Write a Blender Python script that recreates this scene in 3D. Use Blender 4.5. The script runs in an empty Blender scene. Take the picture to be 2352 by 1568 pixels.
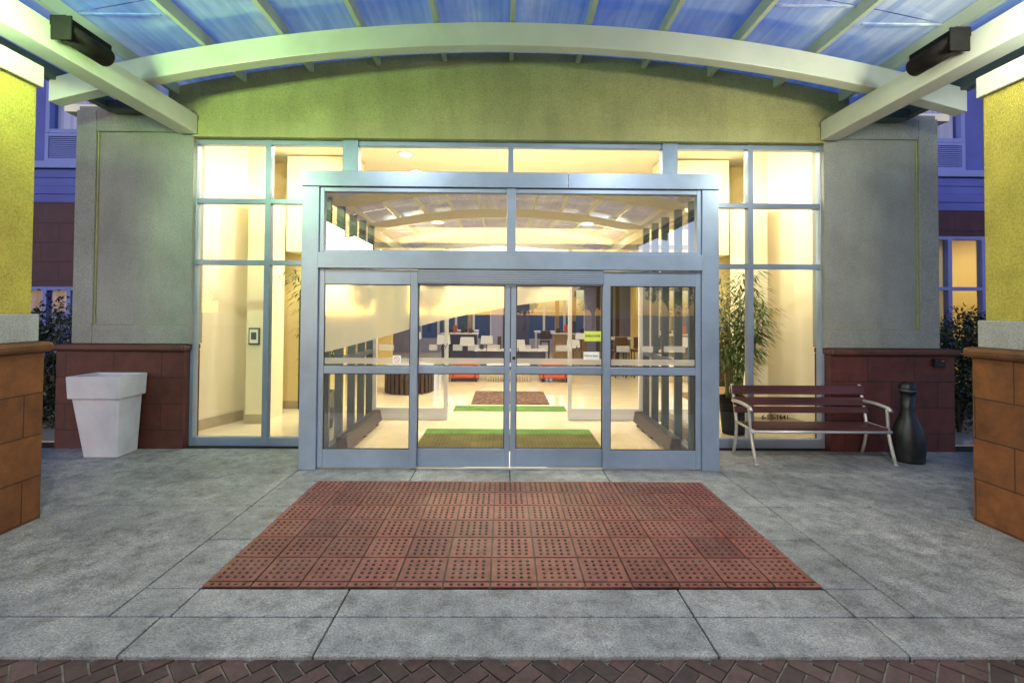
import bpy, bmesh, math, random
from mathutils import Vector, Matrix
random.seed(7)
S=bpy.context.scene
COL=S.collection
S.view_settings.view_transform='Standard'
S.view_settings.look='None'
S.view_settings.exposure=0
S.view_settings.gamma=1

# ------------------------------------------------------------------ materials
def nt(name):
    m=bpy.data.materials.new(name); m.use_nodes=True
    t=m.node_tree
    for n in list(t.nodes): t.nodes.remove(n)
    return m,t,t.nodes,t.links
def N(t,typ,**k):
    n=t.nodes.new(typ)
    for a,b in k.items(): setattr(n,a,b)
    return n
def ramp(t,src,stops):
    r=t.nodes.new('ShaderNodeValToRGB')
    e=r.color_ramp.elements
    while len(e)<len(stops): e.new(0.5)
    for i,(p,c) in enumerate(stops):
        e[i].position=p; e[i].color=(c[0],c[1],c[2],1)
    t.links.new(src,r.inputs['Fac']); return r
def mixc(t,fac,a,b,mode='MIX'):
    n=t.nodes.new('ShaderNodeMix'); n.data_type='RGBA'; n.blend_type=mode
    def put(i,v):
        if isinstance(v,bpy.types.NodeSocket): t.links.new(v,n.inputs[i])
        elif isinstance(v,(int,float)): n.inputs[i].default_value=v
        else: n.inputs[i].default_value=(v[0],v[1],v[2],1)
    put(0,fac); put(6,a); put(7,b)
    return n.outputs[2]
def pos(t,scale=(1,1,1)):
    g=N(t,'ShaderNodeNewGeometry'); m=N(t,'ShaderNodeMapping')
    m.inputs['Scale'].default_value=scale
    t.links.new(g.outputs['Position'],m.inputs['Vector']); return m.outputs['Vector']
def noise(t,vec,scale,detail=4,rough=.55):
    n=N(t,'ShaderNodeTexNoise'); n.inputs['Scale'].default_value=scale
    n.inputs['Detail'].default_value=detail; n.inputs['Roughness'].default_value=rough
    t.links.new(vec,n.inputs['Vector']); return n.outputs['Fac']
def pbr(name,col,rough=.6,metal=0.,var=.12,scale=2.5,bump=.15,bscale=120,dist=.003,stain=0,spec=.5,stretch=(1,1,1),streak=0):
    m,t,ns,ln=nt(name)
    v=pos(t,stretch)
    n1=noise(t,v,scale,5)
    a=tuple(c*(1-var) for c in col); b=tuple(min(1,c*(1+var)) for c in col)
    c=ramp(t,n1,[(.3,a),(.7,b)]).outputs['Color']
    if stain:
        n2=noise(t,v,scale*.35,6,.65)
        r=ramp(t,n2,[(.42,(1,1,1)),(.62,(1-stain,)*3)])
        c=mixc(t,1.0,c,r.outputs['Color'],'MULTIPLY')
    if streak:   # faint rain streaks and sand grain
        v2=pos(t,(3,3,.5)); n3=noise(t,v2,1.6,7,.7)
        r=ramp(t,n3,[(.45,(1,1,1)),(.75,(1-streak,)*3)])
        c=mixc(t,1.0,c,r.outputs['Color'],'MULTIPLY')
        n4=noise(t,v,65,4,.75); r=ramp(t,n4,[(.34,(.68,.68,.68)),(.52,(1,1,1)),(.68,(1.15,1.15,1.15))])
        c=mixc(t,1.0,c,r.outputs['Color'],'MULTIPLY')
    p=N(t,'ShaderNodeBsdfPrincipled')
    ln.new(c,p.inputs['Base Color'])
    p.inputs['Metallic'].default_value=metal
    p.inputs['Specular IOR Level'].default_value=spec
    rr=N(t,'ShaderNodeMapRange'); rr.inputs['To Min'].default_value=max(0,rough-.08); rr.inputs['To Max'].default_value=min(1,rough+.08)
    ln.new(n1,rr.inputs['Value']); ln.new(rr.outputs['Result'],p.inputs['Roughness'])
    if bump:
        bn=noise(t,v,bscale,3,.6)
        b=N(t,'ShaderNodeBump'); b.inputs['Strength'].default_value=bump; b.inputs['Distance'].default_value=dist
        ln.new(bn,b.inputs['Height']); ln.new(b.outputs['Normal'],p.inputs['Normal'])
    o=N(t,'ShaderNodeOutputMaterial'); ln.new(p.outputs[0],o.inputs[0])
    return m
def block(name,col,mort,w,h,var=.12,off=(0,0,0)):
    m,t,ns,ln=nt(name)
    g=N(t,'ShaderNodeNewGeometry'); s=N(t,'ShaderNodeSeparateXYZ'); ln.new(g.outputs['Position'],s.inputs[0])
    ad=N(t,'ShaderNodeMath',operation='ADD'); ln.new(s.outputs[0],ad.inputs[0]); ln.new(s.outputs[1],ad.inputs[1])
    ad2=N(t,'ShaderNodeMath',operation='ADD'); ln.new(ad.outputs[0],ad2.inputs[0]); ad2.inputs[1].default_value=off[0]
    ad3=N(t,'ShaderNodeMath',operation='ADD'); ln.new(s.outputs[2],ad3.inputs[0]); ad3.inputs[1].default_value=off[2]
    c=N(t,'ShaderNodeCombineXYZ'); ln.new(ad2.outputs[0],c.inputs[0]); ln.new(ad3.outputs[0],c.inputs[1])
    b=N(t,'ShaderNodeTexBrick'); ln.new(c.outputs[0],b.inputs['Vector'])
    b.inputs['Scale'].default_value=1; b.inputs['Brick Width'].default_value=w; b.inputs['Row Height'].default_value=h
    b.inputs['Mortar Size'].default_value=.006; b.inputs['Mortar Smooth'].default_value=.3
    b.inputs['Color1'].default_value=tuple(x*(1-var) for x in col)+(1,)
    b.inputs['Color2'].default_value=tuple(x*(1+var) for x in col)+(1,)
    b.inputs['Mortar'].default_value=mort+(1,)
    v=pos(t); n=noise(t,v,5,8,.72)
    r=ramp(t,n,[(.32,(.55,.55,.55)),(.68,(1.25,1.22,1.2))])
    cc=mixc(t,1.,b.outputs['Color'],r.outputs['Color'],'MULTIPLY')
    p=N(t,'ShaderNodeBsdfPrincipled'); ln.new(cc,p.inputs['Base Color']); p.inputs['Roughness'].default_value=.58
    nb=noise(t,v,90,4,.65)
    mx=N(t,'ShaderNodeMath',operation='MULTIPLY_ADD'); ln.new(nb,mx.inputs[0]); mx.inputs[1].default_value=.4
    inv=N(t,'ShaderNodeMath',operation='SUBTRACT'); inv.inputs[0].default_value=1; ln.new(b.outputs['Fac'],inv.inputs[1])
    ln.new(inv.outputs[0],mx.inputs[2])
    bm=N(t,'ShaderNodeBump'); bm.inputs['Strength'].default_value=.8; bm.inputs['Distance'].default_value=.006
    ln.new(mx.outputs[0],bm.inputs['Height']); ln.new(bm.outputs['Normal'],p.inputs['Normal'])
    o=N(t,'ShaderNodeOutputMaterial'); ln.new(p.outputs[0],o.inputs[0]); return m
def emis(name,col,st):
    m,t,ns,ln=nt(name)
    e=N(t,'ShaderNodeEmission'); e.inputs[0].default_value=col+(1,); e.inputs[1].default_value=st
    o=N(t,'ShaderNodeOutputMaterial'); ln.new(e.outputs[0],o.inputs[0]); return m
def glass(name,base=.06,tint=(.96,.98,.97),k=.9,rough=0.):
    m,t,ns,ln=nt(name)
    tr=N(t,'ShaderNodeBsdfTransparent'); tr.inputs[0].default_value=tint+(1,)
    gl=N(t,'ShaderNodeBsdfGlossy'); gl.inputs['Roughness'].default_value=rough; gl.inputs['Color'].default_value=(1,1,1,1)
    fr=N(t,'ShaderNodeFresnel'); fr.inputs['IOR'].default_value=1.45
    ma=N(t,'ShaderNodeMath',operation='MULTIPLY_ADD'); ln.new(fr.outputs[0],ma.inputs[0]); ma.inputs[1].default_value=k; ma.inputs[2].default_value=base
    mn=N(t,'ShaderNodeMath',operation='MINIMUM'); ln.new(ma.outputs[0],mn.inputs[0]); mn.inputs[1].default_value=1
    v=pos(t); nn=noise(t,v,1.3,1); b=N(t,'ShaderNodeBump'); b.inputs['Strength'].default_value=.05; b.inputs['Distance'].default_value=.02
    ln.new(nn,b.inputs['Height']); ln.new(b.outputs['Normal'],gl.inputs['Normal'])
    mx=N(t,'ShaderNodeMixShader'); ln.new(mn.outputs[0],mx.inputs[0]); ln.new(tr.outputs[0],mx.inputs[1]); ln.new(gl.outputs[0],mx.inputs[2])
    o=N(t,'ShaderNodeOutputMaterial'); ln.new(mx.outputs[0],o.inputs[0]); return m
def frosted(name,col,alpha):
    m,t,ns,ln=nt(name)
    tr=N(t,'ShaderNodeBsdfTransparent')
    d=N(t,'ShaderNodeBsdfDiffuse'); d.inputs[0].default_value=col+(1,)
    tl=N(t,'ShaderNodeBsdfTranslucent'); tl.inputs[0].default_value=col+(1,)
    a=N(t,'ShaderNodeMixShader'); a.inputs[0].default_value=.6; ln.new(d.outputs[0],a.inputs[1]); ln.new(tl.outputs[0],a.inputs[2])
    gl=N(t,'ShaderNodeBsdfGlossy'); gl.inputs['Roughness'].default_value=.06
    a2=N(t,'ShaderNodeMixShader'); a2.inputs[0].default_value=.35; ln.new(a.outputs[0],a2.inputs[1]); ln.new(gl.outputs[0],a2.inputs[2])
    b=N(t,'ShaderNodeMixShader'); b.inputs[0].default_value=alpha; ln.new(tr.outputs[0],b.inputs[1]); ln.new(a2.outputs[0],b.inputs[2])
    o=N(t,'ShaderNodeOutputMaterial'); ln.new(b.outputs[0],o.inputs[0]); return m

M={}
M['green_stucco']=pbr('green_stucco',(.42,.41,.175),.85,var=.16,scale=1.2,bump=.8,bscale=110,dist=.007,stain=.2,streak=.15)
M['grey_stucco']=pbr('grey_stucco',(.29,.31,.285),.85,var=.12,scale=1.6,bump=.9,bscale=110,dist=.008,stain=.18,streak=.12)
M['band_stucco']=pbr('band_stucco',(.44,.46,.42),.85,var=.1,scale=3,bump=.6,bscale=110,dist=.007,stain=.2,streak=.15)
M['yellow_stucco']=pbr('yellow_stucco',(.55,.48,.078),.85,var=.14,scale=3,bump=1.,bscale=100,dist=.014,stain=.12,streak=.12)
M['yellow_line']=pbr('yellow_line',(.27,.28,.13),.8,var=.2,scale=5)
M['orange_block']=block('orange_block',(.185,.066,.017),(.06,.022,.008),.62,.345,off=(.1,0,.33))
M['maroon_block']=block('maroon_block',(.085,.021,.015),(.03,.010,.009),.6,.33,off=(.2,0,.1))
M['orange_cap']=pbr('orange_cap',(.16,.062,.018),.55,var=.15,scale=6,bump=.3,bscale=60,stain=.35,streak=.2)
M['maroon_cap']=pbr('maroon_cap',(.095,.03,.016),.5,var=.2,scale=6,bump=.3,bscale=60,stain=.3)
M['steel_cream']=pbr('steel_cream',(.60,.63,.53),.38,var=.06,scale=2,bump=.06,bscale=30,stain=.15)
M['steel_dark']=pbr('steel_dark',(.06,.09,.08),.45,var=.1)
M['rib']=pbr('rib_paint',(.44,.50,.40),.4,var=.08)
M['alu']=pbr('aluminium',(.25,.33,.46),.34,metal=.3,var=.07,scale=3,bump=.03,bscale=60,stain=.14)
M['alu_dark']=pbr('dark_aluminium',(.10,.13,.16),.4,metal=.4)  # darker aluminium tone for side glazing, notice frame and cap ring
M['white_metal']=pbr('white_metal',(.60,.61,.66),.4,metal=.1,var=.05)
M['glass']=glass('window_glass',.03,k=.9)
M['glass_refl']=glass('transom_glass',.38,(.86,.80,.68),k=1.)
M['glass_door']=glass('door_glass',.11,(.95,.95,.93),k=1.)
M['glass_side']=glass('side_glass',.02,(.96,.97,.95),k=.8)
M['glass_sheet']=frosted('cream_sheet',(.88,.82,.64),.84)
M['glass_sheet2']=frosted('frosted_stripe',(.9,.88,.82),.6)
M['cream_wall']=pbr('cream_wall',(.84,.76,.55),.75,var=.05,scale=1,bump=.05)
M['yellow_wall']=pbr('yellow_wall',(.84,.69,.32),.7,var=.04,scale=1,bump=.05)
M['violet_wall']=pbr('violet_wall',(.30,.30,.48),.7,var=.1,scale=1,bump=.05)
M['ceil']=pbr('ceiling_paint',(.84,.78,.62),.8,var=.02,scale=1,bump=.02)
M['base_tile']=pbr('base_tile',(.45,.37,.24),.4,var=.08,scale=6)
M['navy']=pbr('navy_wall',(.03,.035,.10),.6)
M['green_mat']=pbr('green_mat',(.10,.26,.05),.95,var=.25,scale=3,bump=.8,bscale=300,dist=.01)
M['olive_mat']=pbr('olive_mat',(.11,.11,.025),.95,var=.35,scale=3,bump=.8,bscale=300,dist=.01)
M['brown_metal']=pbr('brown_metal',(.06,.033,.022),.35,metal=.3,var=.15)
M['brown_dark']=pbr('dark_wood',(.05,.03,.02),.45,var=.2,scale=8)
M['tan_wood']=pbr('tan_wood',(.30,.20,.11),.5,var=.2,scale=6)
M['red_fabric']=pbr('red_fabric',(.48,.085,.04),.85,var=.12,scale=8,bump=.4,bscale=300)
M['rug']=pbr('rug_weave',(.13,.075,.055),.95,var=.9,scale=14,bump=.5,bscale=200)
M['black']=pbr('black_plastic',(.008,.009,.010),.42,var=.3,scale=8,bump=.05)
M['matt_black']=pbr('matt_black',(.008,.008,.008),.8,var=.3,scale=8,bump=.1,spec=.15)
M['speaker_grille']=pbr('speaker_grille',(.012,.009,.009),.8,var=.3,scale=40,bump=.6,bscale=600,spec=.15)
M['planter']=pbr('planter_white',(.60,.62,.68),.45,var=.06,scale=3,bump=.08,bscale=40,stain=.2)
M['soil']=pbr('soil',(.05,.035,.02),.95,var=.4,scale=30,bump=1,bscale=80,dist=.02)
M['bench_wood']=pbr('bench_wood',(.066,.020,.019),.40,var=.5,scale=6,bump=.25,bscale=60,stretch=(.15,3,3))
M['bench_steel']=pbr('bench_steel',(.55,.56,.54),.32,metal=.5,var=.08)
M['leaf']=pbr('bamboo_leaf',(.085,.15,.04),.5,var=.6,scale=9,bump=0)
M['cane']=pbr('bamboo_cane',(.16,.18,.06),.5,var=.2,scale=9)
M['shrub_leaf']=pbr('shrub_leaf',(.025,.055,.025),.45,var=.6,scale=7,bump=0)
M['bark']=pbr('bark',(.08,.055,.035),.9,var=.3,scale=20)
M['wing_stucco']=pbr('wing_stucco',(.095,.125,.46),.8,var=.10,scale=2,bump=.4,bscale=110,stain=.15)
M['wing_trim']=pbr('wing_trim',(.20,.25,.62),.7,var=.05,scale=2)
M['wing_block']=block('wing_block',(.055,.014,.030),(.03,.01,.02),.6,.33,off=(.2,0,.1))
M['curtain']=pbr('curtain',(.40,.43,.70),.9,var=.25,scale=3,stretch=(9,1,.2))
M['warm_glow']=emis('ceiling_light_glow',(1,.93,.78),5)
M['red_led']=emis('red_led',(1,.05,.03),.5)
M['ink']=pbr('black_ink',(.01,.01,.012),.5,var=0,bump=0)
M['paper']=pbr('paper',(.8,.8,.76),.7,var=.02,bump=0)
M['lime_paper']=pbr('lime_paper',(.62,.72,.10),.7,var=.05,bump=0)
M['red_sign']=pbr('red_sign',(.6,.04,.03),.5,var=.02,bump=0)
M['floor']=pbr('polished_floor',(.72,.65,.48),.08,var=.06,scale=2,bump=0,spec=.8)

def concrete():
    m,t,ns,ln=nt('concrete')
    v=pos(t)
    a=noise(t,v,1.1,12,.78); b=noise(t,v,6.5,9,.78); c=noise(t,v,85,4,.8)
    c1=ramp(t,a,[(.32,(.13,.143,.148)),(.44,(.215,.228,.228)),(.54,(.28,.29,.285)),(.68,(.40,.402,.38))]).outputs['Color']
    c2=ramp(t,b,[(.36,(.55,.55,.55)),(.5,(.98,.98,.98)),(.66,(1.28,1.27,1.23))]).outputs['Color']
    cc=mixc(t,1.,c1,c2,'MULTIPLY')
    c3=ramp(t,c,[(.36,(.45,.45,.45)),(.5,(1.,1.,1.)),(.64,(1.42,1.42,1.42))]).outputs['Color']
    cc=mixc(t,1.,cc,c3,'MULTIPLY')
    s=noise(t,v,2.1,9,.8); sr=ramp(t,s,[(.55,(0,0,0)),(.66,(1,1,1))])
    f=N(t,'ShaderNodeMath',operation='MULTIPLY'); ln.new(sr.outputs['Color'],f.inputs[0]); f.inputs[1].default_value=.55
    cc=mixc(t,f.outputs[0],cc,(.125,.105,.072))
    vo=N(t,'ShaderNodeTexVoronoi'); vo.inputs['Scale'].default_value=22; ln.new(v,vo.inputs['Vector'])
    vr=ramp(t,vo.outputs['Distance'],[(.06,(.3,.3,.3)),(.12,(1,1,1))])
    cc=mixc(t,.85,cc,mixc(t,1.,cc,vr.outputs['Color'],'MULTIPLY'))
    dn=N(t,'ShaderNodeTexNoise'); dn.inputs['Scale'].default_value=2.5; dn.inputs['Detail'].default_value=5; ln.new(v,dn.inputs['Vector'])
    av=N(t,'ShaderNodeVectorMath',operation='MULTIPLY_ADD'); ln.new(dn.outputs['Color'],av.inputs[0]); av.inputs[1].default_value=(.55,.55,0); ln.new(v,av.inputs[2])
    vc=N(t,'ShaderNodeTexVoronoi',feature='DISTANCE_TO_EDGE'); vc.inputs['Scale'].default_value=.45; ln.new(av.outputs[0],vc.inputs['Vector'])
    cr=ramp(t,vc.outputs['Distance'],[(.0,(.45,.45,.45)),(.003,(1,1,1))])
    cc=mixc(t,.4,cc,mixc(t,1.,cc,cr.outputs['Color'],'MULTIPLY'))
    p=N(t,'ShaderNodeBsdfPrincipled'); ln.new(cc,p.inputs['Base Color'])
    rr=ramp(t,a,[(.3,(.34,.34,.34)),(.7,(.68,.68,.68))]); ln.new(rr.outputs['Color'],p.inputs['Roughness'])
    bb=N(t,'ShaderNodeBump'); bb.inputs['Strength'].default_value=.8; bb.inputs['Distance'].default_value=.006
    ad=N(t,'ShaderNodeMath',operation='ADD'); ln.new(b,ad.inputs[0]); ln.new(c,ad.inputs[1]); ln.new(ad.outputs[0],bb.inputs['Height'])
    ln.new(bb.outputs['Normal'],p.inputs['Normal'])
    o=N(t,'ShaderNodeOutputMaterial'); ln.new(p.outputs[0],o.inputs[0]); return m
M['concrete']=concrete()
M['joint']=pbr('joint_dark',(.03,.028,.026),.9,var=.3,scale=12)
def attrmat(name,stops,rough,wear=None,wlo=.42,whi=.72,wmax=.55):
    m,t,ns,ln=nt(name)
    at=N(t,'ShaderNodeAttribute'); at.attribute_name='rnd'
    c=ramp(t,at.outputs['Fac'],stops).outputs['Color']
    v=pos(t); n=noise(t,v,16,8,.8); r=ramp(t,n,[(.34,(.48,.48,.48)),(.66,(1.42,1.36,1.32))])
    c=mixc(t,1.,c,r.outputs['Color'],'MULTIPLY')
    if wear:
        w=noise(t,v,1.9,8,.75); wr=ramp(t,w,[(wlo,(0,0,0)),(whi,(wmax,)*3)])
        c=mixc(t,wr.outputs['Color'],c,mixc(t,.6,c,wear))
    p=N(t,'ShaderNodeBsdfPrincipled'); ln.new(c,p.inputs['Base Color']); p.inputs['Roughness'].default_value=rough
    nb=noise(t,v,150,3,.6); b=N(t,'ShaderNodeBump'); b.inputs['Strength'].default_value=.5; b.inputs['Distance'].default_value=.003
    ln.new(nb,b.inputs['Height']); ln.new(b.outputs['Normal'],p.inputs['Normal'])
    o=N(t,'ShaderNodeOutputMaterial'); ln.new(p.outputs[0],o.inputs[0]); return m
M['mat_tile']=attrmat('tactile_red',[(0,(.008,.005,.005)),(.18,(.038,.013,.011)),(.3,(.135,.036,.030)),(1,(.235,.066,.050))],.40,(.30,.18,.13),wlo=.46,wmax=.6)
M['paver']=attrmat('brick_paver',[(0,(.028,.017,.017)),(.5,(.060,.030,.027)),(1,(.10,.058,.05))],.7,(.11,.095,.085))
def panel():
    m,t,ns,ln=nt('polycarbonate_panel')
    v=pos(t,(10,.30,1)); n=noise(t,v,1.2,5,.6)
    v2=pos(t,(.7,.35,1)); n2=noise(t,v2,1.1,5,.6)
    c=ramp(t,n2,[(.38,(.28,.42,.92)),(.50,(.50,.66,.95)),(.60,(.92,.98,.97))]).outputs['Color']
    cs=ramp(t,n,[(.35,(.66,.74,.88)),(.6,(1.05,1.05,1.05))]).outputs['Color']
    c=mixc(t,1.,c,cs,'MULTIPLY')
    tl=N(t,'ShaderNodeBsdfTranslucent'); ln.new(c,tl.inputs[0])
    df=N(t,'ShaderNodeBsdfDiffuse'); ln.new(c,df.inputs[0])
    a=N(t,'ShaderNodeMixShader'); a.inputs[0].default_value=.54; ln.new(df.outputs[0],a.inputs[1]); ln.new(tl.outputs[0],a.inputs[2])
    gl=N(t,'ShaderNodeBsdfGlossy'); gl.inputs['Roughness'].default_value=.15
    b=N(t,'ShaderNodeBump'); b.inputs['Strength'].default_value=.4; b.inputs['Distance'].default_value=.012
    ln.new(n,b.inputs['Height']); ln.new(b.outputs['Normal'],gl.inputs['Normal'])
    mx=N(t,'ShaderNodeMixShader'); mx.inputs[0].default_value=.22; ln.new(a.outputs[0],mx.inputs[1]); ln.new(gl.outputs[0],mx.inputs[2])
    o=N(t,'ShaderNodeOutputMaterial'); ln.new(mx.outputs[0],o.inputs[0]); return m
M['panel']=panel()

# ------------------------------------------------------------------ mesh tools
def box(bm,x0,x1,y0,y1,z0,z1):
    if x0>x1:x0,x1=x1,x0
    vs=[bm.verts.new((x,y,z)) for z in(z0,z1) for y in(y0,y1) for x in(x0,x1)]
    for f in((0,2,3,1),(4,5,7,6),(0,1,5,4),(2,6,7,3),(1,3,7,5),(0,4,6,2)):
        bm.faces.new([vs[i] for i in f])
    return vs
def frustum(bm,b,tz):
    vs=[]
    for (x0,x1,y0,y1,z) in(b,tz):
        vs+=[bm.verts.new((x,y,z)) for y in(y0,y1) for x in(x0,x1)]
    for f in((0,2,3,1),(4,5,7,6),(0,1,5,4),(2,6,7,3),(1,3,7,5),(0,4,6,2)):
        bm.faces.new([vs[i] for i in f])
def lathe(bm,prof,cx,cy,seg=32):
    rings=[]
    for r,z in prof:
        rings.append([bm.verts.new((cx+r*math.cos(2*math.pi*i/seg),cy+r*math.sin(2*math.pi*i/seg),z)) for i in range(seg)])
    for a,b in zip(rings,rings[1:]):
        for i in range(seg):
            f=bm.faces.new((a[i],a[(i+1)%seg],b[(i+1)%seg],b[i])); f.smooth=True
    bm.faces.new(rings[0][::-1]); bm.faces.new(rings[-1])
def tube(bm,pts,r,seg=8,r2=None):
    pts=[Vector(p) for p in pts]; rings=[]
    n=len(pts)
    for i,p in enumerate(pts):
        d=(pts[min(i+1,n-1)]-pts[max(i-1,0)]).normalized()
        up=Vector((0,0,1)) if abs(d.z)<.9 else Vector((1,0,0))
        u=d.cross(up).normalized(); w=d.cross(u).normalized()
        rr=r if r2 is None else r+(r2-r)*i/(n-1)
        rings.append([bm.verts.new(p+u*rr*math.cos(2*math.pi*k/seg)+w*rr*math.sin(2*math.pi*k/seg)) for k in range(seg)])
    for a,b in zip(rings,rings[1:]):
        for k in range(seg):
            f=bm.faces.new((a[k],a[(k+1)%seg],b[(k+1)%seg],b[k])); f.smooth=True
    bm.faces.new(rings[0][::-1]); bm.faces.new(rings[-1])
def prism(bm,poly,y0,y1):
    a=[bm.verts.new((x,y0,z)) for x,z in poly]; b=[bm.verts.new((x,y1,z)) for x,z in poly]
    bm.faces.new(a); bm.faces.new(b[::-1])
    n=len(poly)
    for i in range(n): bm.faces.new((a[i],b[i],b[(i+1)%n],a[(i+1)%n]))
def bez(p0,p1,p2,n=6):
    return [tuple((1-t)**2*a+2*t*(1-t)*b+t*t*c for a,b,c in zip(p0,p1,p2)) for t in [i/n for i in range(n+1)]]
BASE={}
def thing(name,loc,label,cat,group=None,kind=None):
    e=bpy.data.objects.new(name,None); e.location=loc; e.empty_display_size=.2; COL.objects.link(e)
    BASE[e]=Vector(loc); meta(e,label,cat,group,kind); return e
def meta(e,label,cat,group=None,kind=None):
    e["label"]=label; e["category"]=cat
    if group: e["group"]=group
    if kind: e["kind"]=kind
def part(name,bm,mat,parent=None,bevel=0,loc=None,recalc=True):
    if recalc: bmesh.ops.recalc_face_normals(bm,faces=bm.faces)
    off=BASE[parent] if parent else (Vector(loc) if loc else Vector((0,0,0)))
    bmesh.ops.translate(bm,vec=-off,verts=bm.verts)
    me=bpy.data.meshes.new(name); bm.to_mesh(me); bm.free()
    me.materials.append(M[mat] if isinstance(mat,str) else mat)
    o=bpy.data.objects.new(name,me); COL.objects.link(o)
    if parent: o.parent=parent
    else: o.location=off
    BASE[o]=off
    if bevel:
        b=o.modifiers.new('bevel','BEVEL'); b.width=bevel; b.segments=2; b.limit_method='ANGLE'; b.angle_limit=math.radians(40)
    return o
def boxes(name,lst,mat,parent=None,bevel=0,**k):
    bm=bmesh.new()
    for b in lst: box(bm,*b)
    return part(name,bm,mat,parent,bevel,**k)
def each(name,lst,mat,parent=None,bevel=0):
    return [boxes(name,[b],mat,parent,bevel) for b in lst]
def text(name,s,size,mat,loc,parent,shear=0,bold=0.0):
    cu=bpy.data.curves.new(name,'FONT'); cu.body=s; cu.size=size; cu.align_x='CENTER'; cu.align_y='CENTER'; cu.shear=shear; cu.offset=bold; cu.extrude=.0008
    tmp=bpy.data.objects.new('tmp',cu); COL.objects.link(tmp)
    bpy.context.view_layer.update()
    me=bpy.data.meshes.new_from_object(tmp.evaluated_get(bpy.context.evaluated_depsgraph_get()))
    bpy.data.objects.remove(tmp)
    me.transform(Matrix.Translation(Vector(loc)-BASE[parent])@Matrix.Rotation(math.pi/2,4,'X'))
    me.materials.clear(); me.materials.append(M[mat])
    o=bpy.data.objects.new(name,me); COL.objects.link(o); o.parent=parent; BASE[o]=BASE[parent]; return o

# ------------------------------------------------------------------ ground
YK,YB1,YM=2.43,2.745,3.02
g=boxes('ground',[(-250,250,-250,250,-.30,-.16)],pbr('ground_asphalt',(.05,.05,.05),.9,var=.2)); meta(g,"dark flat ground around the hotel",'ground',kind='structure')
g=boxes('planting_soil',[(-14,-5.75,6.02,8.0,-.12,-.01),(5.75,14,6.02,8.0,-.12,-.01)],'soil'); meta(g,"dark planting bed soil beside the hotel wall",'soil',kind='structure')
bm=bmesh.new(); G=.005
def slab(x0,x1,y0,y1):
    box(bm,x0+G,x1-G,y0+G,y1-G,-.15,random.uniform(-.0015,.0015))
for a,b in zip([-12,-8.6,-5.6,-2.03,-1.04,1.04,2.03,5.6,8.6],[-8.6,-5.6,-2.03,-1.04,1.04,2.03,5.6,8.6,12]): slab(a,b,YK,YB1)
for a,b in((-2.33,-1.98),(-1.98,-1.04),(-1.04,1.04),(1.04,1.98),(1.98,2.33)): slab(a,b,YB1,YM)
for s in(-1,1):
    for a,b in((YM,3.66),(3.66,4.28),(4.28,4.89)):
        slab(min(s*1.98,s*2.33),max(s*1.98,s*2.33),a,b)
    for a,b in((2.33,5.9),(5.9,9),(9,12)):
        slab(min(s*a,s*b),max(s*a,s*b),YB1,4.28)
    for a,b in((2.33,3.8),(3.8,5.9),(5.9,9),(9,12)):
        slab(min(s*a,s*b),max(s*a,s*b),4.28,6.02)
for a,b in((-2.33,-1.04),(-1.04,0),(0,1.04),(1.04,2.33)): slab(a,b,4.89,5.3)
pv=part('pavement',bm,'concrete',bevel=.006); meta(pv,"weathered grey concrete walkway slabs before the entrance",'pavement',kind='structure')
j=boxes('pavement_bed',[(-12,12,YK+.01,6.6,-.17,-.012)],'joint'); meta(j,"dark joints beneath the concrete slabs",'pavement',kind='structure')
bm=bmesh.new(); lay=bm.verts.layers.float.new('rnd')
bw=.092; ca=math.cos(math.pi/4)
def paver(cx,cy,horiz):
    L,W=(2*bw,bw) if horiz else (bw,2*bw)
    g_=.004; r=random.random(); z=-.018+random.uniform(-.0018,.0018)
    pts=[(cx+g_,cy+g_),(cx+L-g_,cy+g_),(cx+L-g_,cy+W-g_),(cx+g_,cy+W-g_)]
    q=[((x-y)*ca,(x+y)*ca) for x,y in pts]
    mx=sum(p[0] for p in q)/4; my=sum(p[1] for p in q)/4
    if abs(mx)>6.2 or my>YK+.05 or my<-1.6: return
    top=[]; bot=[]
    for (x,y) in q:
        v=bm.verts.new((x+(mx-x)*.03,y+(my-y)*.03,z)); v[lay]=r; top.append(v)
        v=bm.verts.new((x,y,z-.012)); v[lay]=r*.3; bot.append(v)
    bm.faces.new(top)
    for i in range(4): bm.faces.new((bot[i],bot[(i+1)%4],top[(i+1)%4],top[i]))
R=70
for i in range(-R,R):
    for k in range(-R,R):
        d=(i-k)%4
        if d==0: paver(i*bw,k*bw,True)
        if d==3: paver(i*bw,k*bw,False)
po=part('brick_driveway',bm,'paver'); meta(po,"dark red herringbone brick paving of the driveway",'driveway',kind='structure')
j=boxes('driveway_bed',[(-12,12,-14,YK-.005,-.15,-.026)],pbr('sand_joint',(.15,.13,.11),.95,var=.4,scale=20)); meta(j,"sandy bed between the driveway bricks",'driveway',kind='structure')

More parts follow.
